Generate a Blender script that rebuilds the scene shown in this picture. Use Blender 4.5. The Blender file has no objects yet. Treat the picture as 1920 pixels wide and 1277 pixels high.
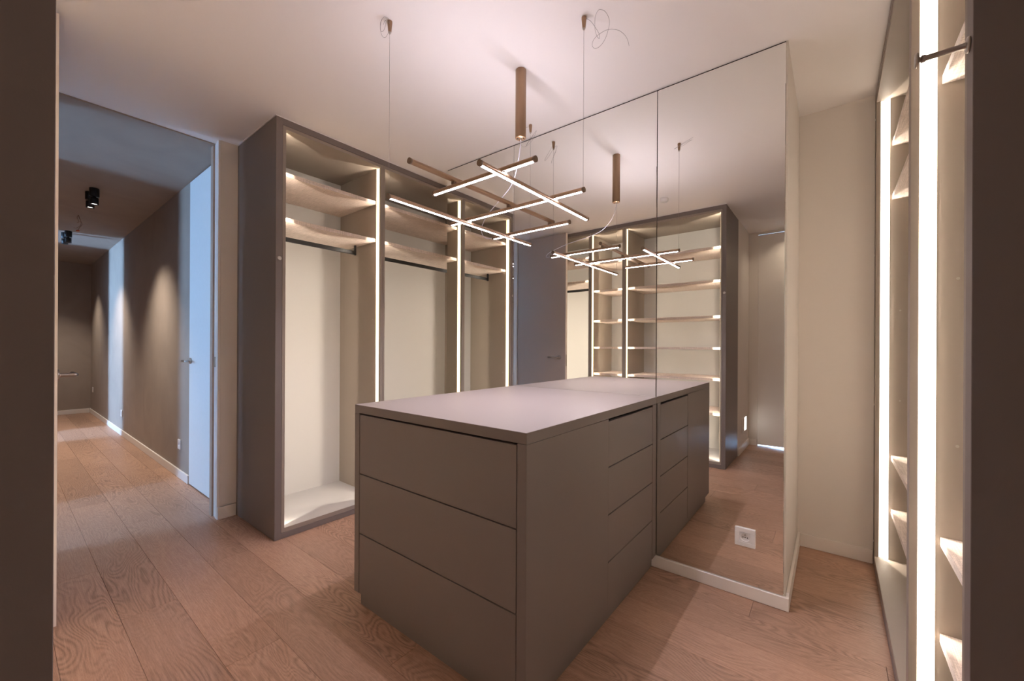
import bpy, bmesh, math, random
from mathutils import Vector, Matrix

random.seed(7)
SC = bpy.context.scene
COL = SC.collection

# ------------------------------------------------------------------ camera, world, exposure
YAW, ROLL, FPX = math.radians(38.266), math.radians(0.283), 763.0
fw = Vector((-math.sin(YAW), math.cos(YAW), 0)); r0 = Vector((math.cos(YAW), math.sin(YAW), 0)); u0 = Vector((0, 0, 1))
rr = r0 * math.cos(ROLL) + u0 * math.sin(ROLL); uu = -r0 * math.sin(ROLL) + u0 * math.cos(ROLL)
cam_d = bpy.data.cameras.new('camera'); cam = bpy.data.objects.new('camera', cam_d); COL.objects.link(cam)
m = Matrix.Identity(4)
for i in range(3):
    m[i][0], m[i][1], m[i][2] = rr[i], uu[i], -fw[i]
m[0][3], m[1][3], m[2][3] = 0, 0, 1.2
cam.matrix_world = m
cam_d.sensor_width = 36; cam_d.lens = FPX / 1920 * 36; cam_d.shift_y = 10.7 / 1920
cam_d.clip_start = 0.01; cam_d.clip_end = 60
SC.camera = cam
SC.view_settings.view_transform = 'Standard'; SC.view_settings.look = 'None'
SC.view_settings.gamma = 1.0; SC.view_settings.use_curve_mapping = False
SC.view_settings.exposure = 0.2
SC.cycles.use_denoising = True
SC.cycles.max_bounces = 10; SC.cycles.diffuse_bounces = 6; SC.cycles.glossy_bounces = 5
SC.cycles.caustics_reflective = True; SC.cycles.caustics_refractive = False
SC.cycles.sample_clamp_indirect = 30.0
W = bpy.data.worlds.new('world'); SC.world = W; W.use_nodes = True
W.node_tree.nodes['Background'].inputs[0].default_value = (.55, .7, 1, 1)
W.node_tree.nodes['Background'].inputs[1].default_value = 0.3

LED_COL = (1.0, .88, .74)
PEND_COL = (1.0, .91, 1.03)
DAY_COL = (.34, .60, 1.0)
LED_W = 2.0          # watts of each wardrobe strip per metre
GLOW_FRONT, GLOW_SIDE = 2.1, 5.6
PEND_E, PEND_UP = 30.0, 8.0     # visible diffusers
PEND_W, PEND_WUP = 4.4, 3.5      # watts per metre of the strips behind them
DAY_E = 82.0
SPOT_W = 74.0
PASS_W = 1.35

def window_light(name, loc, rot, sx, sy, energy, col):
    d = bpy.data.lights.new(name, 'AREA'); d.shape = 'RECTANGLE'; d.size = sx; d.size_y = sy
    d.energy = energy; d.color = col
    o = bpy.data.objects.new(name, d); COL.objects.link(o); o.location = loc; o.rotation_euler = rot
    return o

# ------------------------------------------------------------------ materials
def mat(name, col, rough=.5, metal=0.0, emit=None, es=0.0, spec=.5, bump=None, mottle=None):
    M = bpy.data.materials.new(name); M.use_nodes = True
    nt = M.node_tree; b = nt.nodes['Principled BSDF']
    b.inputs['Base Color'].default_value = (*col, 1); b.inputs['Roughness'].default_value = rough
    b.inputs['Metallic'].default_value = metal; b.inputs['Specular IOR Level'].default_value = spec
    if emit:
        b.inputs['Emission Color'].default_value = (*emit, 1); b.inputs['Emission Strength'].default_value = es
    if bump or mottle:
        tc = nt.nodes.new('ShaderNodeTexCoord')
    if mottle:
        sc_, amt, dist = mottle
        n = nt.nodes.new('ShaderNodeTexNoise'); n.inputs['Scale'].default_value = sc_
        n.inputs['Detail'].default_value = 5; n.inputs['Distortion'].default_value = dist
        nt.links.new(tc.outputs['Object'], n.inputs['Vector'])
        mx = nt.nodes.new('ShaderNodeMix'); mx.data_type = 'RGBA'
        mx.inputs[6].default_value = (*[c * (1 - amt) for c in col], 1)
        mx.inputs[7].default_value = (*[min(1, c * (1 + amt)) for c in col], 1)
        nt.links.new(n.outputs['Fac'], mx.inputs[0]); nt.links.new(mx.outputs[2], b.inputs['Base Color'])
    if bump:
        sc_, st = bump
        n2 = nt.nodes.new('ShaderNodeTexNoise'); n2.inputs['Scale'].default_value = sc_; n2.inputs['Detail'].default_value = 4
        nt.links.new(tc.outputs['Object'], n2.inputs['Vector'])
        bp = nt.nodes.new('ShaderNodeBump'); bp.inputs['Strength'].default_value = st; bp.inputs['Distance'].default_value = .002
        nt.links.new(n2.outputs['Fac'], bp.inputs['Height']); nt.links.new(bp.outputs[0], b.inputs['Normal'])
    return M

def fabric_mat(name, c1, c2):
    M = bpy.data.materials.new(name); M.use_nodes = True; nt = M.node_tree; b = nt.nodes['Principled BSDF']
    b.inputs['Roughness'].default_value = .6
    tc = nt.nodes.new('ShaderNodeTexCoord')
    fac = None
    for sc_ in ((900, 900, 25), (25, 900, 900), (900, 25, 900)):
        mp = nt.nodes.new('ShaderNodeMapping'); mp.inputs['Scale'].default_value = [s * .45 for s in sc_]
        nt.links.new(tc.outputs['Object'], mp.inputs[0])
        n = nt.nodes.new('ShaderNodeTexNoise'); n.inputs['Scale'].default_value = 1; n.inputs['Detail'].default_value = 2
        nt.links.new(mp.outputs[0], n.inputs['Vector'])
        if fac is None: fac = n.outputs['Fac']
        else:
            a = nt.nodes.new('ShaderNodeMath'); a.operation = 'ADD'
            nt.links.new(fac, a.inputs[0]); nt.links.new(n.outputs['Fac'], a.inputs[1]); fac = a.outputs[0]
    r = nt.nodes.new('ShaderNodeMapRange'); r.inputs[1].default_value = 1.15; r.inputs[2].default_value = 1.85
    nt.links.new(fac, r.inputs[0])
    mx = nt.nodes.new('ShaderNodeMix'); mx.data_type = 'RGBA'
    mx.inputs[6].default_value = (*c1, 1); mx.inputs[7].default_value = (*c2, 1)
    nt.links.new(r.outputs[0], mx.inputs[0]); nt.links.new(mx.outputs[2], b.inputs['Base Color'])
    return M

def wood_mat(name, base, dark, light):
    M = bpy.data.materials.new(name); M.use_nodes = True; nt = M.node_tree; b = nt.nodes['Principled BSDF']
    N, L = nt.nodes.new, nt.links.new
    tc = N('ShaderNodeTexCoord'); oi = N('ShaderNodeObjectInfo')
    off = N('ShaderNodeVectorMath'); off.operation = 'SCALE'; off.inputs[0].default_value = (37, 53, 11)
    L(oi.outputs['Random'], off.inputs['Scale'])
    add = N('ShaderNodeVectorMath'); add.operation = 'ADD'; L(tc.outputs['Object'], add.inputs[0]); L(off.outputs[0], add.inputs[1])
    def noise(scale, detail=2, dist=0, rough=.5):
        mp = N('ShaderNodeMapping'); mp.inputs['Scale'].default_value = scale; L(add.outputs[0], mp.inputs[0])
        n = N('ShaderNodeTexNoise'); n.inputs['Scale'].default_value = 1; n.inputs['Detail'].default_value = detail
        n.inputs['Distortion'].default_value = dist; n.inputs['Roughness'].default_value = rough
        L(mp.outputs[0], n.inputs['Vector']); return n.outputs['Fac']
    def math_(op, a, bb=None):
        n = N('ShaderNodeMath'); n.operation = op
        for i, v in enumerate((a, bb)):
            if v is None: continue
            if isinstance(v, (int, float)): n.inputs[i].default_value = v
            else: L(v, n.inputs[i])
        return n.outputs[0]
    big = noise((1.25, 5.2, 5), 2.2, .35, .45)
    rings = math_('SINE', math_('MULTIPLY', big, 250.0))
    rings = math_('POWER', math_('ADD', math_('MULTIPLY', rings, .5), .5), 1.6)
    amt = noise((.9, 2.5, 2), 1)
    ramt = N('ShaderNodeMapRange'); ramt.inputs[1].default_value = .4; ramt.inputs[2].default_value = .62
    ramt.inputs[3].default_value = .18; ramt.inputs[4].default_value = .85; L(amt, ramt.inputs[0])
    fib = noise((9, 260, 200), 3)
    fine = noise((60, 700, 300), 2)
    tone = noise((.6, 2.0, 1), 2)
    mx = N('ShaderNodeMix'); mx.data_type = 'RGBA'; mx.inputs[6].default_value = (*base, 1); mx.inputs[7].default_value = (*dark, 1)
    L(math_('MULTIPLY', math_('MULTIPLY', rings, ramt.outputs[0]), .85), mx.inputs[0])
    mx2 = N('ShaderNodeMix'); mx2.data_type = 'RGBA'; mx2.inputs[7].default_value = (*light, 1); L(mx.outputs[2], mx2.inputs[6])
    fr = N('ShaderNodeMapRange'); fr.inputs[1].default_value = .42; fr.inputs[2].default_value = .75; fr.inputs[4].default_value = .55; L(fib, fr.inputs[0])
    L(fr.outputs[0], mx2.inputs[0])
    mx3 = N('ShaderNodeMix'); mx3.data_type = 'RGBA'; mx3.inputs[7].default_value = (*dark, 1); L(mx2.outputs[2], mx3.inputs[6])
    fr2 = N('ShaderNodeMapRange'); fr2.inputs[1].default_value = .5; fr2.inputs[2].default_value = .8; fr2.inputs[4].default_value = .6; L(fine, fr2.inputs[0])
    L(fr2.outputs[0], mx3.inputs[0])
    hs = N('ShaderNodeHueSaturation'); L(mx3.outputs[2], hs.inputs['Color'])
    v = math_('ADD', math_('MULTIPLY', oi.outputs['Random'], .20), math_('MULTIPLY', tone, .30))
    L(math_('ADD', v, .76), hs.inputs['Value'])
    L(hs.outputs[0], b.inputs['Base Color'])
    b.inputs['Roughness'].default_value = .42; b.inputs['Specular IOR Level'].default_value = .38
    bp = N('ShaderNodeBump'); bp.inputs['Strength'].default_value = .25; bp.inputs['Distance'].default_value = .0012
    L(math_('ADD', math_('MULTIPLY', rings, .35), math_('MULTIPLY', fib, .7)), bp.inputs['Height']); L(bp.outputs[0], b.inputs['Normal'])
    return M

MT = {}
MT['paint'] = mat('wall_paint', (.80, .745, .69), .85, bump=(180, .05))
MT['ceil'] = mat('ceiling_paint', (.90, .87, .86), .9, bump=(150, .04))
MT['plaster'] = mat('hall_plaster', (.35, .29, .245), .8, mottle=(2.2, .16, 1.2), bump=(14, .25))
MT['base'] = mat('baseboard_paint', (.84, .79, .74), .45)
MT['lacquer'] = mat('taupe_lacquer', (.205, .172, .157), .42, spec=.35, bump=(420, .06))
MT['leaf'] = mat('door_leaf_grey', (.50, .42, .375), .5, spec=.3, bump=(420, .06))
MT['carcass'] = mat('carcass_melamine', (.33, .28, .235), .5, spec=.3, bump=(420, .05))
MT['back'] = mat('light_back_panel', (.51, .495, .475), .6)
MT['shelf'] = fabric_mat('linen_melamine', (.46, .375, .32), (.86, .74, .66))
MT['gap'] = mat('dark_gap', (.01, .009, .008), .9)
MT['wood'] = wood_mat('oak_floor', (.435, .262, .182), (.20, .114, .077), (.60, .39, .28))
MT['mirror'] = mat('mirror_glass', (.91, .915, .88), .0, 1.0)
MT['medge'] = mat('mirror_edge', (.25, .32, .28), .1, .6)
MT['bronze'] = mat('bronze_anodised', (.36, .235, .15), .38, .85)
MT['bronzec'] = mat('bronze_cap', (.22, .155, .11), .45, .7)
MT['copper'] = mat('canopy_plate', (.75, .5, .3), .35, .8)
MT['steel'] = mat('brushed_steel', (.46, .42, .38), .3, 1.0)
MT['cable'] = mat('steel_cable', (.35, .33, .33), .35, .9)
MT['pcable'] = mat('clear_power_cable', (.62, .60, .68), .3)
MT['black'] = mat('black_metal', (.012, .012, .013), .45)
MT['rail'] = mat('black_rail', (.035, .035, .036), .32, .5)
MT['white'] = mat('white_plastic', (.78, .76, .74), .35)
MT['dark'] = mat('dark_hole', (.03, .025, .02), .6)
MT['doorw'] = mat('white_door', (.74, .76, .76), .6, mottle=(30, .03, 0))
MT['dooredge'] = mat('door_edge', (.84, .76, .71), .5)
MT['jambwood'] = mat('raw_jamb_wood', (.42, .30, .23), .7, mottle=(20, .12, 1))
MT['red'] = mat('orange_connector', (.55, .09, .02), .5)
MT['wire'] = mat('brown_wire', (.20, .09, .05), .5)
MT['alu'] = mat('led_profile', (.50, .40, .30), .4, .3)
MT['ledf'] = mat('led_diffuser_warm', (.7, .65, .6), .5, emit=(1, .79, .50), es=GLOW_FRONT)
MT['leds'] = mat('led_diffuser_bright', (.8, .8, .8), .5, emit=(1, .86, .70), es=GLOW_SIDE)
MT['pend'] = mat('pendant_diffuser', (.9, .9, .9), .5, emit=PEND_COL, es=PEND_E)
MT['pendup'] = mat('pendant_diffuser_up', (.9, .9, .9), .5, emit=PEND_COL, es=PEND_UP)
MT['spotlens'] = mat('spot_lens', (.9, .9, .9), .3, emit=(1, .95, .92), es=6)
MT['stepglow'] = mat('step_light_glow', (.9, .9, .9), .4, emit=(1, .95, .92), es=5)
MT['dayglass'] = mat('daylit_window_pane', (.9, .95, 1), .3, emit=DAY_COL, es=DAY_E)
MT['dayfar'] = mat('daylit_far_window_pane', (.9, .95, 1), .3, emit=DAY_COL, es=DAY_E * 3.0)
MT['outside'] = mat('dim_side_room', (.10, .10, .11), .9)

# ------------------------------------------------------------------ mesh builder
class MB:
    def __init__(s): s.bm = bmesh.new()
    def box(s, a, b, bev=0.0, mi=0):
        lo = [min(a[i], b[i]) for i in range(3)]; hi = [max(a[i], b[i]) for i in range(3)]
        v = [s.bm.verts.new((x, y, z)) for x in (lo[0], hi[0]) for y in (lo[1], hi[1]) for z in (lo[2], hi[2])]
        fs = [s.bm.faces.new([v[i] for i in q]) for q in ((0,1,3,2),(4,6,7,5),(0,4,5,1),(2,3,7,6),(0,2,6,4),(1,5,7,3))]
        for f in fs: f.material_index = mi
        if bev > 0:
            ed = {e for f in fs for e in f.edges}
            bmesh.ops.bevel(s.bm, geom=list(ed), offset=bev, segments=1, affect='EDGES', profile=.5)
        return s
    def cyl(s, p0, p1, r0_, r1_=None, seg=20, caps=True, mi=0, smooth=True):
        p0, p1 = Vector(p0), Vector(p1); r1_ = r0_ if r1_ is None else r1_
        d = (p1 - p0).normalized(); a = Vector((0, 0, 1)) if abs(d.z) < .9 else Vector((1, 0, 0))
        x = d.cross(a).normalized(); y = d.cross(x)
        A, B = [], []
        for i in range(seg):
            t = 2 * math.pi * i / seg; o = x * math.cos(t) + y * math.sin(t)
            A.append(s.bm.verts.new(p0 + o * r0_)); B.append(s.bm.verts.new(p1 + o * r1_))
        for i in range(seg):
            f = s.bm.faces.new((A[i], A[(i+1) % seg], B[(i+1) % seg], B[i])); f.smooth = smooth; f.material_index = mi
        if caps:
            f = s.bm.faces.new(A[::-1]); f.material_index = mi
            f = s.bm.faces.new(B); f.material_index = mi
        return s
    def lathe(s, c, axis, prof, seg=28, mi=0, smooth=True):
        """prof = list of (radius, distance along axis) from point c"""
        c = Vector(c); d = Vector(axis).normalized(); a = Vector((0, 0, 1)) if abs(d.z) < .9 else Vector((1, 0, 0))
        x = d.cross(a).normalized(); y = d.cross(x); rows = []
        for r, h in prof:
            if r < 1e-6: rows.append([s.bm.verts.new(c + d * h)])
            else: rows.append([s.bm.verts.new(c + d * h + (x * math.cos(2*math.pi*i/seg) + y * math.sin(2*math.pi*i/seg)) * r) for i in range(seg)])
        for A, B in zip(rows, rows[1:]):
            for i in range(seg):
                j = (i + 1) % seg
                q = ([A[0]] if len(A) == 1 else [A[i], A[j]]) + ([B[0]] if len(B) == 1 else [B[j], B[i]])
                f = s.bm.faces.new(q); f.smooth = smooth; f.material_index = mi
        return s
    def tube(s, pts, r, seg=8, mi=0):
        pts = [Vector(p) for p in pts]; rows = []; prev = None
        for i, p in enumerate(pts):
            d = (pts[min(i+1, len(pts)-1)] - pts[max(i-1, 0)]).normalized()
            x = prev if prev is not None else d.orthogonal()
            x = (x - d * x.dot(d)).normalized(); y = d.cross(x); prev = x
            rows.append([s.bm.verts.new(p + (x * math.cos(2*math.pi*k/seg) + y * math.sin(2*math.pi*k/seg)) * r) for k in range(seg)])
        for A, B in zip(rows, rows[1:]):
            for k in range(seg):
                f = s.bm.faces.new((A[k], A[(k+1) % seg], B[(k+1) % seg], B[k])); f.smooth = True; f.material_index = mi
        s.bm.faces.new(rows[0][::-1]); s.bm.faces.new(rows[-1]); return s
    def mesh(s, name, mats):
        me = bpy.data.meshes.new(name); bmesh.ops.recalc_face_normals(s.bm, faces=s.bm.faces); s.bm.to_mesh(me); s.bm.free()
        for m_ in (mats if isinstance(mats, (list, tuple)) else [mats]): me.materials.append(m_)
        return me
    def build(s, name, mats, parent=None, loc=None, label=None):
        me = s.mesh(name, mats); o = bpy.data.objects.new(name, me); COL.objects.link(o)
        if parent: o.parent = parent; 
        if parent and loc is None:
            # geometry is given in world space: shift to the parent's frame
            P = world_loc(parent); me.transform(Matrix.Translation(-P))
        if loc is not None: o.location = loc
        if label: o['label'] = label
        return o

def world_loc(o):
    v = Vector((0, 0, 0))
    while o: v += o.location; o = o.parent
    return v

def smooth_path(pts, n=6):
    P = [Vector(p) for p in pts]; out = []
    for i in range(len(P) - 1):
        a, b, c, d = P[max(i-1, 0)], P[i], P[i+1], P[min(i+2, len(P)-1)]
        for k in range(n):
            t = k / n
            out.append(.5 * ((2*b) + (-a + c) * t + (2*a - 5*b + 4*c - d) * t*t + (-a + 3*b - 3*c + d) * t**3))
    out.append(P[-1]); return out

made = {}
def struct(name, parts, m_, bev=0, kind=True):
    for a_, b_ in parts:
        o = MB().box(a_, b_, bev).build(name, m_); o['kind'] = 'structure'
        made.setdefault(name, o)
    return made[name]

def thing(name, label, cat, loc=(0, 0, 0), group=None):
    o = bpy.data.objects.new(name, None); COL.objects.link(o); o.location = loc; o.empty_display_size = .1
    o['label'] = label; o['category'] = cat
    if group: o['group'] = group
    return o

def single(o, label, cat, group=None):
    o['label'] = label; o['category'] = cat
    if group: o['group'] = group
    return o

H, HH, M = 2.607, 2.598, 2.234     # room ceiling, hall ceiling, mirror face

# ------------------------------------------------------------------ room shell
floor = struct('floor', [((-10.4, -1.45, -.06), (.95, 3.12, -.0145)), ((-10.4, -3.2, -.06), (-3.3, -.28, -.001)), ((-.95, -3.2, -.06), (1.0, -1.45, -.001))], MT['gap'])
struct('ceiling', [((-3.40, -1.45, H), (.95, 3.12, H + .1))], MT['ceil'])
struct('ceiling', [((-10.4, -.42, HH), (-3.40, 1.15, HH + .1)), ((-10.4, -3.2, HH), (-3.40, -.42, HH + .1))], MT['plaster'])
struct('ceiling', [((-.95, -3.2, H - .02), (1.0, -1.45, H + .1))], MT['ceil'])
struct('wall_back', [((-3.43, 3.03, 0), (.95, 3.13, H))], MT['paint'])
struct('wall_right', [((.805, -1.45, 0), (.93, 3.03, H))], MT['paint'])
struct('wall_left', [((-3.42, .955, 0), (-3.31, 3.03, H)), ((-3.42, -.62, 0), (-3.31, .158, H))], MT['paint'])
struct('wall_partition', [((-2.425, M + .010, 0), (-.166, 3.03, H))], MT['paint'])
struct('wall_passage', [((-.95, -1.30, 0), (-.8225, -.5862, H)), ((-3.42, -.70, 0), (-.951, -.5862, H))], MT['paint'])
struct('wall_front', [((-.95, -1.42, 0), (-.722, -1.305, H)), ((.16, -1.42, 0), (.805, -1.305, H)), ((-.722, -1.42, 2.577), (.16, -1.305, H))], MT['paint'])
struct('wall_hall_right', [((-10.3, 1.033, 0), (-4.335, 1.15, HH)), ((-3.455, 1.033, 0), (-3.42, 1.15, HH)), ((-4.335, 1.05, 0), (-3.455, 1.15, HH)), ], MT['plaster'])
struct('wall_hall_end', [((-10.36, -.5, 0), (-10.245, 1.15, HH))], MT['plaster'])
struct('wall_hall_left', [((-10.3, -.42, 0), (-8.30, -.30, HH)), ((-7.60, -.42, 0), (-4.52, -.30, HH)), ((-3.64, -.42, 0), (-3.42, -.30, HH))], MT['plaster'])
# side rooms that let the daylight in
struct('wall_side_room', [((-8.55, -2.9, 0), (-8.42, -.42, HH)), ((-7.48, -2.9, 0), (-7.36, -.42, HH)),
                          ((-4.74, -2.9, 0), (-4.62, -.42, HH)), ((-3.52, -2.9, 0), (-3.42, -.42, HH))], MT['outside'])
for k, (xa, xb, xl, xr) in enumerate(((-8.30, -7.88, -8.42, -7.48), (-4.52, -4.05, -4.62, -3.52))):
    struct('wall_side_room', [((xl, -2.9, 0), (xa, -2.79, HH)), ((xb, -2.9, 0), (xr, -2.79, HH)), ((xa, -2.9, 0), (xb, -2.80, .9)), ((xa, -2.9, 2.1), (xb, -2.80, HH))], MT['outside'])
    wo = MB().box((xa, -2.84, .9), (xb, -2.78, .95), .003).build('window_%d' % (k + 1), MT['white']); wo['kind'] = 'structure'
    MB().box((xa, -2.84, 2.05), (xb, -2.78, 2.1), .003).build('frame_rail', MT['white'], wo)
    for x in (xa, xb - .04): MB().box((x, -2.84, .951), (x + .04, -2.78, 2.049), .003).build('frame_stile', MT['white'], wo)
    MB().box((xa + .04, -2.83, .95), (xb - .04, -2.82, 2.05)).build('window_pane', MT['dayfar' if k == 0 else 'dayglass'], wo)
# passage side room behind the closed door
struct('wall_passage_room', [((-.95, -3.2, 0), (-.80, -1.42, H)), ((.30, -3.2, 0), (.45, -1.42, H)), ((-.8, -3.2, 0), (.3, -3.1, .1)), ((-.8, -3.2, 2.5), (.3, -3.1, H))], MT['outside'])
wo = MB().box((-.8, -3.14, .1), (-.7, -3.08, 2.5)).build('window_3', MT['white']); wo['kind'] = 'structure'
MB().box((.2, -3.14, .1), (.3, -3.08, 2.5)).build('frame_stile', MT['white'], wo)
MB().box((-.7, -3.12, .1), (.2, -3.11, 2.5)).build('window_pane', MT['dayglass'], wo)

# baseboards
BB = .060
def bboard(name, parts):
    for a_, b_ in parts:
        o = MB().box(a_, b_, .0018).build(name, MT['base']); o['kind'] = 'structure'
bboard('baseboard_partition', [((-2.425, M - .010, .001), (-.152, M + .009, .0605)), ((-.165, M + .009, .001), (-.152, 3.029, .078))])
bboard('baseboard_back', [((-.152, 3.016, .001), (.178, 3.029, .078))])
bboard('baseboard_left', [((-3.309, .941, .001), (-3.296, 1.052, .085)), ((-3.309, .956, .001), (-3.297, 1.052, .085))])
bboard('baseboard_hall', [((-10.24, 1.019, .001), (-4.345, 1.032, .075)), ((-10.244, -.29, .001), (-10.231, 1.018, .075)), ((-3.452, 1.019, .001), (-3.43, 1.032, .075)), ((-7.59, -.299, .001), (-4.53, -.286, .075)), ((-10.23, -.299, .001), (-8.31, -.286, .075))])
bboard('baseboard_passage', [((-.821, -1.29, .001), (-.808, -.596, .078)), ((-.821, -1.304, .001), (-.728, -1.291, .078)), ((.165, -1.304, .001), (.80, -1.291, .078)), ((.791, -1.29, .001), (.804, .995, .078))])

for a_, b_ in (((-2.674, 1.0535, 2.6025), (-2.670, 3.029, 2.6068)), ((-3.309, 1.0505, 2.6025), (-2.670, 1.0545, 2.6068)), ((-3.30, .0465, 2.6025), (-.8205, .0502, 2.6068)), ((-.8225, -.585, 2.6025), (-.8205, .0502, 2.6068))):
    o = MB().box(a_, b_).build('trim_4', MT['ceil']); o['kind'] = 'structure'

# floor planks ---------------------------------------------------------------
PW, GAP = .1934, .0010
plank_cache = {}
def plank(x0, x1, y0, y1):
    key = (round(x1 - x0, 3), round(y1 - y0, 3))
    if key not in plank_cache:
        b = MB(); b.box((0, 0, 0), (x1 - x0 - GAP, y1 - y0 - GAP, .0145), .0005)
        plank_cache[key] = b.mesh('plank', MT['wood'])
    o = bpy.data.objects.new('plank', plank_cache[key]); COL.objects.link(o)
    o.parent = floor; o.location = (x0 + GAP / 2, y0 + GAP / 2, -.0145)
known = {0: -3.05, 1: -2.425, 2: -3.683, 3: -2.68, 4: -1.30, 5: -3.10, 6: -2.2, 7: -1.62, 8: -.95, 9: -1.75, 10: -.29, 11: -1.1, 12: -.35, 13: -1.5}
LP = 1.912
for k in range(-8, 15):
    y0 = .146 + k * PW; y1 = y0 + PW
    cy = (y0 + y1) / 2
    if cy > 3.03 + PW / 2: continue
    xa = -10.24 if -.42 < cy < 1.04 else (-3.41 if cy > 1.04 else -.95 if cy > -1.45 else None)
    if xa is None: continue
    if cy < -.42: xa = -.95
    xb = .80
    y0c, y1c = max(y0, -1.44), min(y1, 3.03)
    j = known.get(k, random.uniform(-1.9, 0))
    while j - LP > xa: j -= LP
    s = xa
    while s < xb - .02:
        e = min(j, xb)
        if e - s > .03: plank(s, e, y0c, y1c); s = e
        elif e >= xb: break
        j += LP
# hall side rooms get a few planks too (seen as continuation through the openings)

# ------------------------------------------------------------------ doors
def lever_handle(parent, c, n, along, up=(0, 0, 1), m_=None, neck=.062, length=.125):
    """rose at c on a surface with outward normal n, lever pointing along."""
    n, along = Vector(n), Vector(along); c = Vector(c); b = MB()
    b.lathe(c, n, [(0, 0), (.025, 0), (.026, .002), (.026, .008), (.0245, .010), (.0105, .0105), (.0095, .014), (.0090, neck - .008)])
    p = c + n * (neck - .002)
    b.tube(smooth_path([c + n * (neck - .02), c + n * (neck - .004) + along * .0005, p + along * .010, p + along * .03], 5), .0090, 14)
    b.cyl(p + along * .026, p + along * length, .0092, seg=18)
    b.lathe(c - Vector((0, 0, .001)) + n * .0, n, [(0, .0), (.004, .0)], 8)
    return b.build('door_handle', m_ or MT['steel'], parent)

d1 = MB().box((-3.300, .122, .010), (-2.567, .161, 2.592), .0012).build('door_1', [MT['leaf']]); d1['kind'] = 'structure'
MB().box((-2.5672, .1225, .0105), (-2.5655, .1605, 2.5915)).build('door_edge', MT['dooredge'], d1)
lever_handle(d1, (-2.655, .161, 1.063), (0, 1, 0), (-1, 0, 0))
b = MB()                                            # latch plate on the free edge
b.box((-2.5655, .132, .96), (-2.5648, .151, 1.10), .0003).build('latch_plate', MT['steel'], d1)
jm = MB()
jm.box((-3.452, .935, 0), (-3.404, .954, HH - .004), .001)
o = jm.build('trim_1', MT['jambwood']); o['kind'] = 'structure'
jm = MB(); jm.box((-3.402, .946, 0), (-3.350, .9545, H - .004), .001).box((-3.352, .940, 0), (-3.3095, .9545, H - .003), .001)
jm.box((-3.402, .162, 0), (-3.3095, .172, H - .003), .001)
o = jm.build('trim_2', MT['base']); o['kind'] = 'structure'
MB().box((-3.390, .9395, 1.045), (-3.372, .9462, 1.115), .0004).build('strike_plate', MT['steel'], o)

d2 = MB().box((-4.331, 1.026, .010), (-3.459, 1.049, HH - .008), .0015).build('door_2', MT['doorw']); d2['kind'] = 'structure'
lever_handle(d2, (-4.285, 1.026, 1.063), (0, -1, 0), (1, 0, 0))

d3 = MB().box((-.7205, -1.345, .015), (.1585, -1.303, 2.571), .001).build('door_3', MT['base']); d3['kind'] = 'structure'
lever_handle(d3, (.09, -1.303, 1.06), (0, 1, 0), (-1, 0, 0))

# ------------------------------------------------------------------ mirrors
XS = [-2.432, -1.7535, -.7585, -.1725]
labels = ['narrow tall mirror panel beside the hanging wardrobe, left of the island joint',
          'widest mirror panel, the one the taupe drawer island butts against',
          'tall mirror panel with the white power socket, at the free wall end']
for i in range(3):
    b = MB(); b.box((XS[i] + .0012, M, .0625), (XS[i+1] - .0012, M + .006, H - .0075), .0016)
    o = b.build('mirror_panel', [MT['mirror']]); single(o, labels[i], 'mirror')
struct('trim_3', [((-2.431, M + .006, .062), (-.174, M + .0095, H - .001))], MT['gap'])

# ------------------------------------------------------------------ power sockets
def socket(c, n, right, label, scale=1.0):
    """c: centre on the wall, n outward normal, right: horizontal direction"""
    c, n, r = Vector(c), Vector(n), Vector(right); u = Vector((0, 0, 1))
    t = thing('power_socket', label, 'socket', c)
    def slab(b, cx, cz, hw, hh, d0, d1, bev, mi=0):
        p = c + r * (cx - hw) + u * (cz - hh) + n * d0; q = c + r * (cx + hw) + u * (cz + hh) + n * d1
        b.box(p, q, bev, mi)
    b = MB(); g = .043 * scale; k = .0232 * scale
    slab(b, 0, g - (g - k) / 2, g, (g - k) / 2, 0, .009, .0012); slab(b, 0, -g + (g - k) / 2, g, (g - k) / 2, 0, .009, .0012)
    slab(b, g - (g - k) / 2, 0, (g - k) / 2, k, 0, .009, 0); slab(b, -g + (g - k) / 2, 0, (g - k) / 2, k, 0, .009, 0)
    b.build('frame', MT['white'], t)
    b = MB(); kk = k - .0006; R = .0195 * scale
    # square insert with a round well
    seg = 32; outer, inner, deep = [], [], []
    for i in range(seg):
        a = 2 * math.pi * i / seg; ca, sa = math.cos(a), math.sin(a); s_ = kk / max(abs(ca), abs(sa))
        outer.append(b.bm.verts.new(c + r * ca * s_ + u * sa * s_ + n * .0082))
        inner.append(b.bm.verts.new(c + r * ca * R + u * sa * R + n * .0082))
        deep.append(b.bm.verts.new(c + r * ca * R * .93 + u * sa * R * .93 + n * .0012))
    for i in range(seg):
        j = (i + 1) % seg
        b.bm.faces.new((outer[i], outer[j], inner[j], inner[i])); f = b.bm.faces.new((inner[i], inner[j], deep[j], deep[i])); f.smooth = True
    b.bm.faces.new(deep)
    ins = b.build('socket_insert', MT['white'], t)
    for dx in (-.0092, 0, .0092): MB().cyl(c + r * dx * scale - u * .002 + n * .001, c + r * dx * scale - u * .002 + n * .0016, .0026 * scale, seg=12).build('pin_hole', MT['dark'], ins)
    MB().cyl(c + u * .0105 * scale + n * .001, c + u * .0105 * scale + n * .0075, .0025 * scale, seg=12).build('earth_pin', MT['steel'], t)
    return t
socket((-.328, M - .0006, .288), (0, -1, 0), (1, 0, 0), 'white earthed power socket on the mirror panel, above the baseboard')
socket((-4.628, 1.032, .30), (0, -1, 0), (1, 0, 0), 'white power socket low on the hallway wall beside the blue-lit door')
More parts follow.
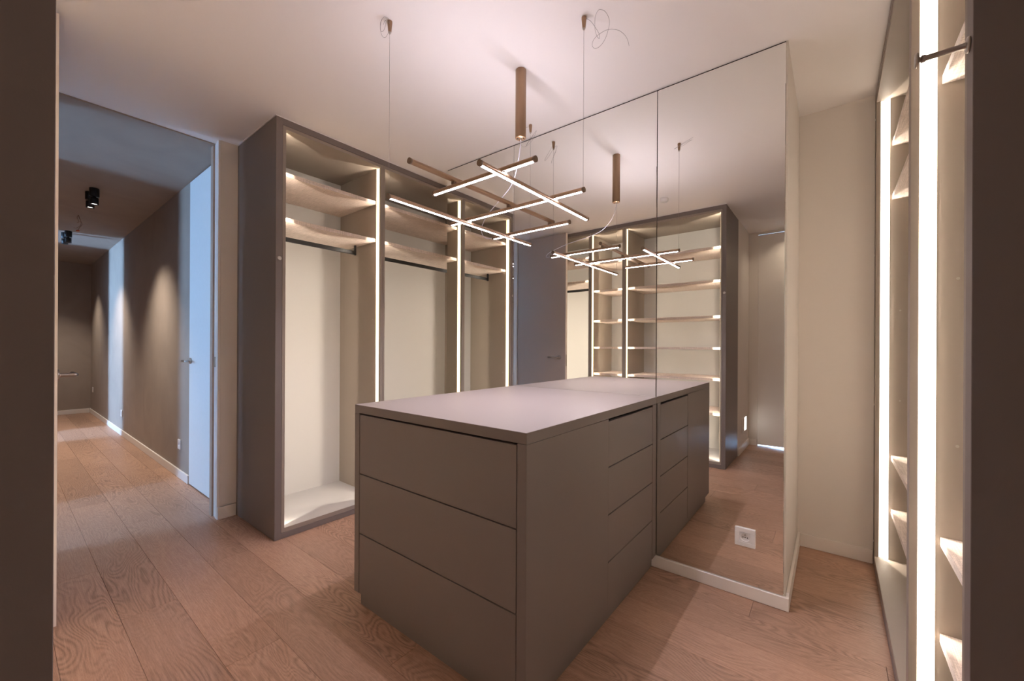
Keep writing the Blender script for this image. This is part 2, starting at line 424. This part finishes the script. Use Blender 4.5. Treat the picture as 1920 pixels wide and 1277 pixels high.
socket((-7.36, 1.032, .29), (0, -1, 0), (1, 0, 0), 'small white power socket at the edge of the far daylight stripe')
socket((-9.95, 1.032, .42), (0, -1, 0), (1, 0, 0), 'tiny white socket low in the far corner of the dark hallway')

# ------------------------------------------------------------------ wardrobes
class Frame:
    def __init__(s, kind, front): s.k, s.f = kind, front
    def P(s, u, t, z):
        if s.k == 'x+': return Vector((s.f - t, u, z))
        if s.k == 'y+': return Vector((u, s.f - t, z))
        return Vector((s.f + t, u, z))
    def D(s, du, dt):
        return s.P(du, dt, 0) - s.P(0, 0, 0)

def fbox(b, F, u0_, u1_, t0, t1, z0, z1, bev=.0008):
    b.box(F.P(u0_, t0, z0), F.P(u1_, t1, z1), bev); return b

def led(F, root, uface, sgn, z0, z1, glow, k=1.0):
    """strip let into a side panel whose face is at uface, light travelling towards sgn"""
    b = MB(); P = [(.020, -.0002), (.0565, -.0002), (.0565, .0010), (.0412, .0010), (.0412, .0030), (.0404, .0030), (.0404, .0008),
                   (.0342, .0008), (.0391, .0078), (.0385, .0081), (.0332, .0010), (.020, .0010)]
    v0 = [b.bm.verts.new(F.P(uface + sgn * q, t, z0 + .002)) for t, q in P]; v1 = [b.bm.verts.new(F.P(uface + sgn * q, t, z1 - .002)) for t, q in P]
    n = len(P)
    for i in range(n): b.bm.faces.new((v0[i], v0[(i+1) % n], v1[(i+1) % n], v1[i]))
    b.bm.faces.new(v0); b.bm.faces.new(v1)
    s = b.build('led_strip', glow, root)
    d = bpy.data.lights.new('strip_light', 'AREA'); d.shape = 'RECTANGLE'
    Lz = z1 - z0 - .01; d.size = .0005; d.size_y = Lz; d.energy = LED_W * Lz * k; d.color = LED_COL
    o = bpy.data.objects.new('strip_light', d); COL.objects.link(o); o.parent = s
    loc = F.P(uface + sgn * .0020, .0368, (z0 + z1) / 2)
    dirv = (F.D(sgn, 0) * math.cos(math.radians(46)) + F.D(0, 1) * math.sin(math.radians(46))).normalized()
    zax = -dirv; yax = Vector((0, 0, 1)); xax = yax.cross(zax)
    o.matrix_basis = Matrix(((xax.x, yax.x, zax.x, loc.x - root.location.x), (xax.y, yax.y, zax.y, loc.y - root.location.y), (xax.z, yax.z, zax.z, loc.z), (0, 0, 0, 1)))
    return s

def wardrobe(F, name, label, u0_, u1_, bays, depth, glow, plates, fill=.038, ht=2.602, k=1.0):
    """bays: (ua, ub, [shelf tops], rail?)"""
    root = thing(name, label, 'wardrobe', F.P((u0_ + u1_) / 2, 0, 0))
    zb, zt = .064, 2.540
    b = MB(); fbox(b, F, u0_, u0_ + fill, 0, depth, .001, ht); b.build('end_panel', MT['lacquer'], root)
    b = MB(); fbox(b, F, u1_ - fill, u1_, 0, depth, .001, ht); b.build('end_panel', MT['lacquer'], root)
    b = MB(); fbox(b, F, u0_ + fill, u1_ - fill, 0, .019, 2.5625, ht); b.build('top_filler', MT['lacquer'], root)
    b = MB(); fbox(b, F, u0_ + fill, u1_ - fill, 0, .019, .001, .0355); b.build('base_filler', MT['lacquer'], root)
    prev = u0_ + fill + .0015
    for bi, (ua, ub, shelves, rail) in enumerate(bays):
        nxt = u1_ - fill - .0015 if bi == len(bays) - 1 else (ub + bays[bi+1][0]) / 2 - .0008
        b = MB(); fbox(b, F, prev, ua, .0012, depth - .02, .0372, 2.5610); b.build('side_panel', MT['carcass'], root)
        b = MB(); fbox(b, F, ub, nxt, .0012, depth - .02, .0372, 2.5610); b.build('side_panel', MT['carcass'], root)
        b = MB(); fbox(b, F, ua, ub, .0012, depth - .02, zt, 2.5610); b.build('top_panel', MT['carcass'], root)
        b = MB(); fbox(b, F, ua, ub, .0012, depth - .02, .0372, zb); b.build('bottom_panel', MT['carcass'] if F.k == 'x-' else MT['back'], root)
        b = MB(); fbox(b, F, ua, ub, .0002, .0011, .0372, zb - .0002, 0); b.build('bottom_edge', MT['carcass'], root)
        b = MB(); fbox(b, F, ua, ub, depth - .058, depth - .050, zb, zt, 0); b.build('back_panel', MT['back'], root)
        for zs in shelves:
            b = MB(); fbox(b, F, ua + .001, ub - .001, .0665, depth - .059, zs - .025, zs, .0007)
            sh = b.build('shelf', MT['shelf'], root)
            for uu_, sg in ((ua, 1), (ub, -1)):
                for tt in (.13, depth - .16):
                    MB().cyl(F.P(uu_, tt, zs - .0285), F.P(uu_ + sg * .008, tt, zs - .0285), .0034, seg=10).build('shelf_pin', MT['steel'], sh)
        if rail:
            tr = .278; b = MB(); fbox(b, F, ua + .045, ub - .045, tr, tr + .013, 1.912, 1.942, .001)
            ra = b.build('hanging_rail', MT['rail'], root)
            for uu_ in (ua + .034, ub - .046):
                b = MB(); fbox(b, F, uu_, uu_ + .012, tr - .002, tr + .016, 1.909, rail - .0252, .001); b.build('rail_bracket', MT['black'], ra)
        led(F, root, ua, 1, zb, zt, glow, k); led(F, root, ub, -1, zb, zt, glow, k)
        # row of hinge-hole dots as tiny caps on the side panels
        for zz in (.92, 1.40):
            for uu_, sg in ((ua, 1), (ub, -1)):
                MB().cyl(F.P(uu_, .10, zz), F.P(uu_ + sg * .0012, .10, zz), .0040, seg=10).build('cap_screw', MT['steel'], root)
        prev = nxt + .0012
    for (uu_, zz, rod) in plates:
        b = MB(); c = F.P(uu_, 0, zz); nrm = F.D(0, -1)
        b.lathe(c, nrm, [(0, 0), (.0125, 0), (.0130, .001), (.0125, .0035), (.009, .0045), (0, .0048)], 24)
        if rod:
            b.lathe(c, nrm, [(.0058, .004), (.0050, .008), (.0046, .012), (.0046, .052), (.0062, .054), (.0062, .058), (.0045, .059), (.0045, .062), (.0125, .0625), (.0130, .064), (.0125, .0665), (0, .067)], 24)
        b.build('round_peg' if rod else 'round_plate', MT['steel'], root)
    return root

F1 = Frame('x+', -2.672)
wardrobe(F1, 'wardrobe', 'taupe open wardrobe with hanging rails, left of the mirror wall', 1.055, 3.026,
         [(1.113, 1.788, [2.299, 2.012], 2.012), (1.826, 2.962, [2.299, 2.012], 2.012)], .636, MT['ledf'], [(1.076, 1.734, False)])
F2 = Frame('y+', .0488)
wardrobe(F2, 'wardrobe', 'wide taupe shelf wardrobe opposite the mirror, seen only by reflection', -3.306, -.822,
         [(-3.268, -2.316, [2.299, 2.012], 2.012), (-2.279, -1.891, [2.215, 1.880, 1.520, 1.200, .885, .535], None),
          (-1.848, -.874, [2.215, 1.880, 1.520, 1.200, .885, .535], None)], .636, MT['ledf'], [(-.839, 1.734, False)], fill=.036, k=2.2)
F3 = Frame('x-', .180)
w3 = wardrobe(F3, 'wardrobe', 'tall wardrobe at the right picture edge with bright light strips and a peg', 1.000, 3.028,
         [(1.060, 1.702, [2.29, 1.992, .652, .372], None), (1.745, 2.972, [2.308, 2.020, .626, .337], None)], .624, MT['leds'], [(1.022, 1.716, True)])
for zz in (2.459, 1.71, .889, .138):
    MB().lathe(F3.P(3.000, 0, zz), (-1, 0, 0), [(0, 0), (.0065, 0), (.006, .0015), (0, .002)], 14).build('screw_cap', MT['white'], w3)

# ------------------------------------------------------------------ island
IX0, IX1, IY0, IY1 = -1.738, -.753, 1.031, 2.2255
isl = thing('drawer_island', 'taupe drawer island with flat top standing against the mirror', 'drawer unit', ((IX0 + IX1) / 2, 1.6, 0))
MB().box((IX0, IY0, .8905), (IX1, IY1 + .0075, .9275), .001).build('countertop', MT['lacquer'], isl)
MB().box((IX0 + .022, IY0 + .022, .001), (IX1 - .022, M - .011, .071)).build('plinth', MT['lacquer'], isl)
b = MB(); b.box((IX0, IY0, .0665), (IX0 + .037, IY1, .8895), .0008)
b.build('side_panel', MT['lacquer'], isl)
b = MB(); b.box((IX1 - .037, IY0, .0665), (IX1, 1.6265, .8895), .0008); b.build('side_panel', MT['lacquer'], isl)
MB().box((IX1 - .03, 2.171, .0665), (IX1, IY1, .8895), .0008).build('corner_strip', MT['lacquer'], isl)
MB().box((IX0 + .04, IY0 + .028, .0665), (IX1 - .04, IY1 - .02, .884)).build('body', MT['gap'], isl)
for z0, z1 in ((.0665, .3385), (.3430, .6110), (.6155, .8830)):
    MB().box((IX0 + .0405, IY0 + .001, z0), (IX1 - .0405, IY0 + .022, z1), .0009).build('drawer_front', MT['lacquer'], isl)
for z0, z1 in ((.0665, .2705), (.2752, .4748), (.4795, .6790), (.6837, .8780)):
    MB().box((IX1 - .022, 1.6285, z0), (IX1 - .001, 2.1690, z1), .0009).build('drawer_front', MT['lacquer'], isl)

# ------------------------------------------------------------------ pendant lamp
pl = thing('pendant_lamp', 'bronze pendant lamp of crossing glowing bars above the island', 'lamp', (-1.254, 1.652, H))
R = .0108
def bar(p0, p1, up=False):
    p0, p1 = Vector(p0), Vector(p1); d = (p1 - p0).normalized(); side = d.cross(Vector((0, 0, 1))).normalized()
    dn = Vector((0, 0, 1 if up else -1)); half = math.radians(30 if up else 44)
    def arc(p, a0, a1, n, r): return [p + (dn * math.cos(a0 + (a1-a0) * i / n) + side * math.sin(a0 + (a1-a0) * i / n)) * r for i in range(n + 1)]
    b = MB(); e = d * .010
    A = [b.bm.verts.new(v) for v in arc(p0 + e, half, 2 * math.pi - half, 20, R)]; B = [b.bm.verts.new(v) for v in arc(p1 - e, half, 2 * math.pi - half, 20, R)]
    for i in range(20):
        f = b.bm.faces.new((A[i], A[i+1], B[i+1], B[i])); f.smooth = True
    f = b.bm.faces.new((A[-1], A[0], B[0], B[-1]))
    o = b.build('light_bar', MT['bronze'], pl)
    for s0, s1 in ((p0, p0 + e), (p1 - e, p1)): MB().cyl(s0, s1, R + .0006, seg=24).build('end_cap', MT['bronzec'], o)
    b = MB()
    A = [b.bm.verts.new(v) for v in arc(p0 + e, -half, half, 12, R * .97)]; B = [b.bm.verts.new(v) for v in arc(p1 - e, -half, half, 12, R * .97)]
    for i in range(12):
        f = b.bm.faces.new((A[i], A[i+1], B[i+1], B[i])); f.smooth = True
    b.bm.faces.new(A); b.bm.faces.new(B)
    df = b.build('diffuser', MT['pendup' if up else 'pend'], o)
    d = (p1 - p0).normalized(); Lb = (p1 - p0).length - .022
    ld = bpy.data.lights.new('bar_light', 'AREA'); ld.shape = 'RECTANGLE'; ld.size = Lb; ld.size_y = .010
    ld.energy = Lb * (PEND_WUP if up else PEND_W); ld.color = PEND_COL; ld.spread = math.radians(180 if up else 150)
    lo = bpy.data.objects.new('bar_light', ld); COL.objects.link(lo); lo.parent = df
    z = -dn; x = d; y = z.cross(x); c = (p0 + p1) / 2 + dn * (R + .0006) - pl.location
    lo.matrix_basis = Matrix(((x.x, y.x, z.x, c.x), (x.y, y.y, z.y, c.y), (x.z, y.z, z.z, c.z), (0, 0, 0, 1)))
    return o
zl, zm, zu = 1.846, 1.869, 1.899
bar((-1.512, 1.045, zl), (-1.512, 2.105, zl)); bar((-.980, 1.050, zl), (-.980, 1.852, zl))
bar((-1.383, 1.190, zm), (-.833, 1.190, zm)); bar((-1.655, 1.549, zm), (-.833, 1.549, zm)); bar((-1.657, 1.905, zm), (-1.110, 1.905, zm))
bar((-1.259, .962, zu), (-1.239, 1.940, zu), True)
for x, y, z0, z1 in ((-1.254, 1.19, zm + .009, zu - .009), (-1.247, 1.549, zm + .009, zu - .009), (-1.240, 1.905, zm + .009, zu - .009),
                     (-1.512, 1.549, zl + .008, zm - .008), (-1.512, 1.905, zl + .008, zm - .008), (-.98, 1.19, zl + .008, zm - .008), (-.98, 1.549, zl + .008, zm - .008)):
    MB().box((x - .008, y - .008, z0), (x + .008, y + .008, z1), .001).build('joint', MT['bronzec'], pl)
cx, cy_ = -1.254, 1.652
b = MB(); b.lathe((cx, cy_, H - .0005), (0, 0, -1), [(0, 0), (.026, 0), (.0272, .002), (.0272, .345), (.0262, .3475)], 40); b.build('canopy', MT['bronze'], pl)
b = MB(); b.lathe((cx, cy_, H - .3460), (0, 0, -1), [(.0262, .0), (.0262, .0012), (0, .0012)], 36)
cp = b.build('canopy_plate', MT['copper'], pl)
for a in (.5, 3.6): MB().lathe((cx + .015 * math.cos(a), cy_ + .015 * math.sin(a), H - .3470), (0, 0, -1), [(.0048, 0), (.0048, .0014), (.0030, .0014), (.0028, .0004), (0, .0004)], 16).build('screw', MT['dark'], cp)
MB().lathe((cx + .002, cy_, H - .347), (0, 0, -1), [(.006, 0), (.006, .004), (.004, .006), (.003, .013), (0, .013)], 16).build('cable_gland', MT['steel'], cp)
cab = [(-1.252, 1.652, 2.252), (-1.2525, 1.652, 2.235), (-1.274, 1.66, 2.158), (-1.309, 1.68, 2.097), (-1.357, 1.70, 2.053), (-1.445, 1.73, 2.018), (-1.575, 1.78, 1.981), (-1.662, 1.82, 1.944), (-1.711, 1.86, 1.907), (-1.707, 1.89, 1.876), (-1.656, 1.905, 1.869)]
MB().tube(smooth_path(cab, 7), .0023, 8).build('power_cable', MT['pcable'], pl)
def anchor(x, y, zbar):
    b = MB(); b.lathe((x, y, H - .0005), (0, 0, -1), [(0, 0), (.0095, 0), (.0105, .001), (.0105, .008), (.0068, .046), (.0062, .048)], 24)
    o = b.build('ceiling_anchor', MT['bronze'], pl)
    MB().lathe((x, y, H - .0475), (0, 0, -1), [(.0062, 0), (.0060, .004), (.004, .005), (.002, .010), (0, .010)], 16).build('anchor_tip', MT['steel'], o)
    MB().cyl((x, y, H - .05), (x, y, zbar), .0007, seg=6).build('suspension_cable', MT['cable'], pl)
anchor(-1.514, 1.053, zl + .010); anchor(-.840, 1.550, zm + .010); anchor(-1.514, 2.098, zl + .010)
W2 = [(-.832, 1.551, 2.597), (-.818, 1.567, 2.590), (-.81, 1.592, 2.577), (-.804, 1.617, 2.562), (-.804, 1.627, 2.552), (-.808, 1.629, 2.548), (-.812, 1.62, 2.551), (-.811, 1.604, 2.557), (-.807, 1.587, 2.566), (-.8, 1.571, 2.577), (-.788, 1.555, 2.592), (-.773, 1.549, 2.601), (-.763, 1.553, 2.602), (-.751, 1.568, 2.597), (-.747, 1.589, 2.588), (-.75, 1.608, 2.578), (-.765, 1.628, 2.565), (-.786, 1.646, 2.549), (-.812, 1.656, 2.536), (-.833, 1.654, 2.53), (-.843, 1.646, 2.532), (-.844, 1.634, 2.54), (-.832, 1.624, 2.55), (-.816, 1.622, 2.557), (-.801, 1.623, 2.562), (-.781, 1.627, 2.567), (-.765, 1.633, 2.569), (-.747, 1.644, 2.568), (-.729, 1.662, 2.564), (-.716, 1.685, 2.555), (-.711, 1.707, 2.544), (-.713, 1.729, 2.531)]
MB().tube(smooth_path(W2, 4), .0007, 6).build('loose_cable_end', MT['cable'], pl)
W1 = [(-1.506, 1.046, 2.588), (-1.500, 1.036, 2.600), (-1.506, 1.022, 2.602), (-1.512, 1.018, 2.598), (-1.523, 1.017, 2.590), (-1.535, 1.021, 2.576), (-1.545, 1.029, 2.562), (-1.550, 1.038, 2.553), (-1.549, 1.048, 2.549), (-1.542, 1.054, 2.553), (-1.53, 1.056, 2.565), (-1.517, 1.056, 2.580),
      (-1.508, 1.04, 2.594), (-1.505, 1.026, 2.601), (-1.508, 1.020, 2.601), (-1.514, 1.018, 2.598), (-1.524, 1.016, 2.590), (-1.535, 1.020, 2.578), (-1.545, 1.029, 2.564), (-1.538, 1.037, 2.566), (-1.524, 1.037, 2.580), (-1.511, 1.033, 2.594), (-1.516, 1.028, 2.592), (-1.525, 1.030, 2.583)]
MB().tube(smooth_path(W1, 4), .0007, 6).build('loose_cable_end', MT['cable'], pl)
W3 = [(-1.520, 2.098, 2.596), (-1.54, 2.08, 2.585), (-1.575, 2.075, 2.55), (-1.590, 2.09, 2.51), (-1.575, 2.11, 2.49), (-1.545, 2.12, 2.50), (-1.515, 2.125, 2.525), (-1.49, 2.12, 2.555), (-1.478, 2.11, 2.563), (-1.50, 2.10, 2.53), (-1.53, 2.09, 2.49), (-1.540, 2.085, 2.47), (-1.525, 2.09, 2.50), (-1.49, 2.10, 2.54)]
MB().tube(smooth_path(W3, 5), .0007, 6).build('loose_cable_end', MT['cable'], pl)

# fill light added to brighten the passage behind the viewpoint
t = thing('fill_light', 'added round white fill light in the passage ceiling behind the viewpoint', 'fill_light', (-.33, -1.08, H))
MB().lathe((-.33, -1.08, H - .0004), (0, 0, -1), [(.031, 0), (.045, 0), (.0455, .002), (.044, .0035), (.032, .0035), (.031, 0)], 32).build('trim_ring', MT['white'], t)
MB().lathe((-.33, -1.08, H - .0004), (0, 0, -1), [(.0305, .0006), (0, .0012)], 28).build('lens', MT['spotlens'], t)
d = bpy.data.lights.new('fill_light_beam', 'AREA'); d.shape = 'DISK'; d.size = .055; d.spread = math.radians(125); d.energy = PASS_W; d.color = (1, .82, .64)
o = bpy.data.objects.new('fill_light_beam', d); COL.objects.link(o); o.parent = t; o.location = (0, 0, -.006)

# smoke detector (seen in the mirror)
t = thing('smoke_detector', 'small round white smoke detector on the ceiling before the reflected wardrobe', 'detector', (-1.262, 2 * M - 3.92, H))
MB().lathe((-1.262, 2 * M - 3.92, H - .0004), (0, 0, -1), [(0, 0), (.036, 0), (.037, .004), (.035, .028), (.030, .034), (0, .036)], 36).build('housing', MT['white'], t)
MB().lathe((-1.262, 2 * M - 3.92, H - .036), (0, 0, -1), [(.018, 0), (.018, .004), (.014, .006), (0, .006)], 24).build('sensor_cap', MT['white'], t)

# step light low in the passage wall (seen in the mirror)
t = thing('step_light', 'recessed wall light low on the passage wall, its slot glowing white', 'wall lamp', (-.820, -1.0, .29))
for a_, b_ in (((-.8215, -1.165, .205), (-.817, -.860, .215)), ((-.8215, -1.165, .370), (-.817, -.860, .380)), ((-.8215, -.870, .2155), (-.817, -.860, .3695)), ((-.8215, -1.165, .2155), (-.817, -1.155, .3695))):
    MB().box(a_, b_, .0005).build('frame', MT['base'], t)
MB().box((-.8215, -1.155, .215), (-.8195, -1.03, .37)).build('glow_panel', MT['stepglow'], t)
MB().box((-.8215, -1.03, .215), (-.8200, -.870, .37)).build('reflector', MT['paint'], t)

# ------------------------------------------------------------------ hallway spots
def spot(x, y, label, on=True):
    t = thing('ceiling_spot', label, 'spotlight', (x, y, HH), 'black ceiling spots in the hallway')
    MB().lathe((x, y, HH - .0004), (0, 0, -1), [(0, 0), (.032, 0), (.0335, .0015), (.0335, .070), (.032, .072), (0, .072)], 32).build('mount', MT['black'], t)
    MB().cyl((x, y, HH - .072), (x, y, HH - .084), .011, seg=16).build('neck', MT['black'], t)
    h = MB().lathe((x, y, HH - .084), (0, 0, -1), [(0, 0), (.0275, 0), (.029, .0015), (.029, .060), (.0265, .060), (.025, .052)], 32).build('lamp_head', MT['black'], t)
    MB().lathe((x, y, HH - .135), (0, 0, -1), [(.0255, 0), (.022, .0), (0, .0012)], 24).build('lens', MT['spotlens'], h)
    d = bpy.data.lights.new('spot_beam', 'SPOT'); d.energy = SPOT_W; d.spot_size = math.radians(98); d.spot_blend = 1.0; d.color = (1, .86, .72); d.shadow_soft_size = .02
    o = bpy.data.objects.new('spot_beam', d); COL.objects.link(o); o.parent = t; o.location = (0, 0, -.152)
spot(-5.213, .542, 'nearest black cylinder spot on the hallway ceiling')
spot(-5.372, .532, 'black cylinder spot right behind the nearest hallway spot')
spot(-7.437, .549, 'front spot of the far black pair on the hallway ceiling')
spot(-9.45, .545, 'black spot over the far end of the hallway, behind the open door')
spot(-7.581, .530, 'rearmost black spot of the far hallway pair')
t = thing('ceiling_wires', 'bare brown wires with an orange connector dangling from the hallway ceiling', 'wires', (-6.43, .548, HH))
wp = [[(0, 0, 0), (.004, .01, -.04), (-.016, .03, -.09), (-.012, .01, -.13), (.01, -.004, -.168)],
      [(.006, 0, 0), (.02, -.01, -.035), (.016, .004, -.07), (.03, -.012, -.09)],
      [(-.004, .002, 0), (-.02, .02, -.06), (-.024, .02, -.10), (0, -.01, -.14), (.035, -.035, -.15)]]
for q in wp:
    b = MB().tube(smooth_path([Vector(v) + Vector((-6.43, .548, HH)) for v in q], 5), .0016, 6); b.build('wire', MT['wire'], t)
MB().box((-6.435, .530, HH - .178), (-6.405, .556, HH - .166), .003).build('connector', MT['red'], t)
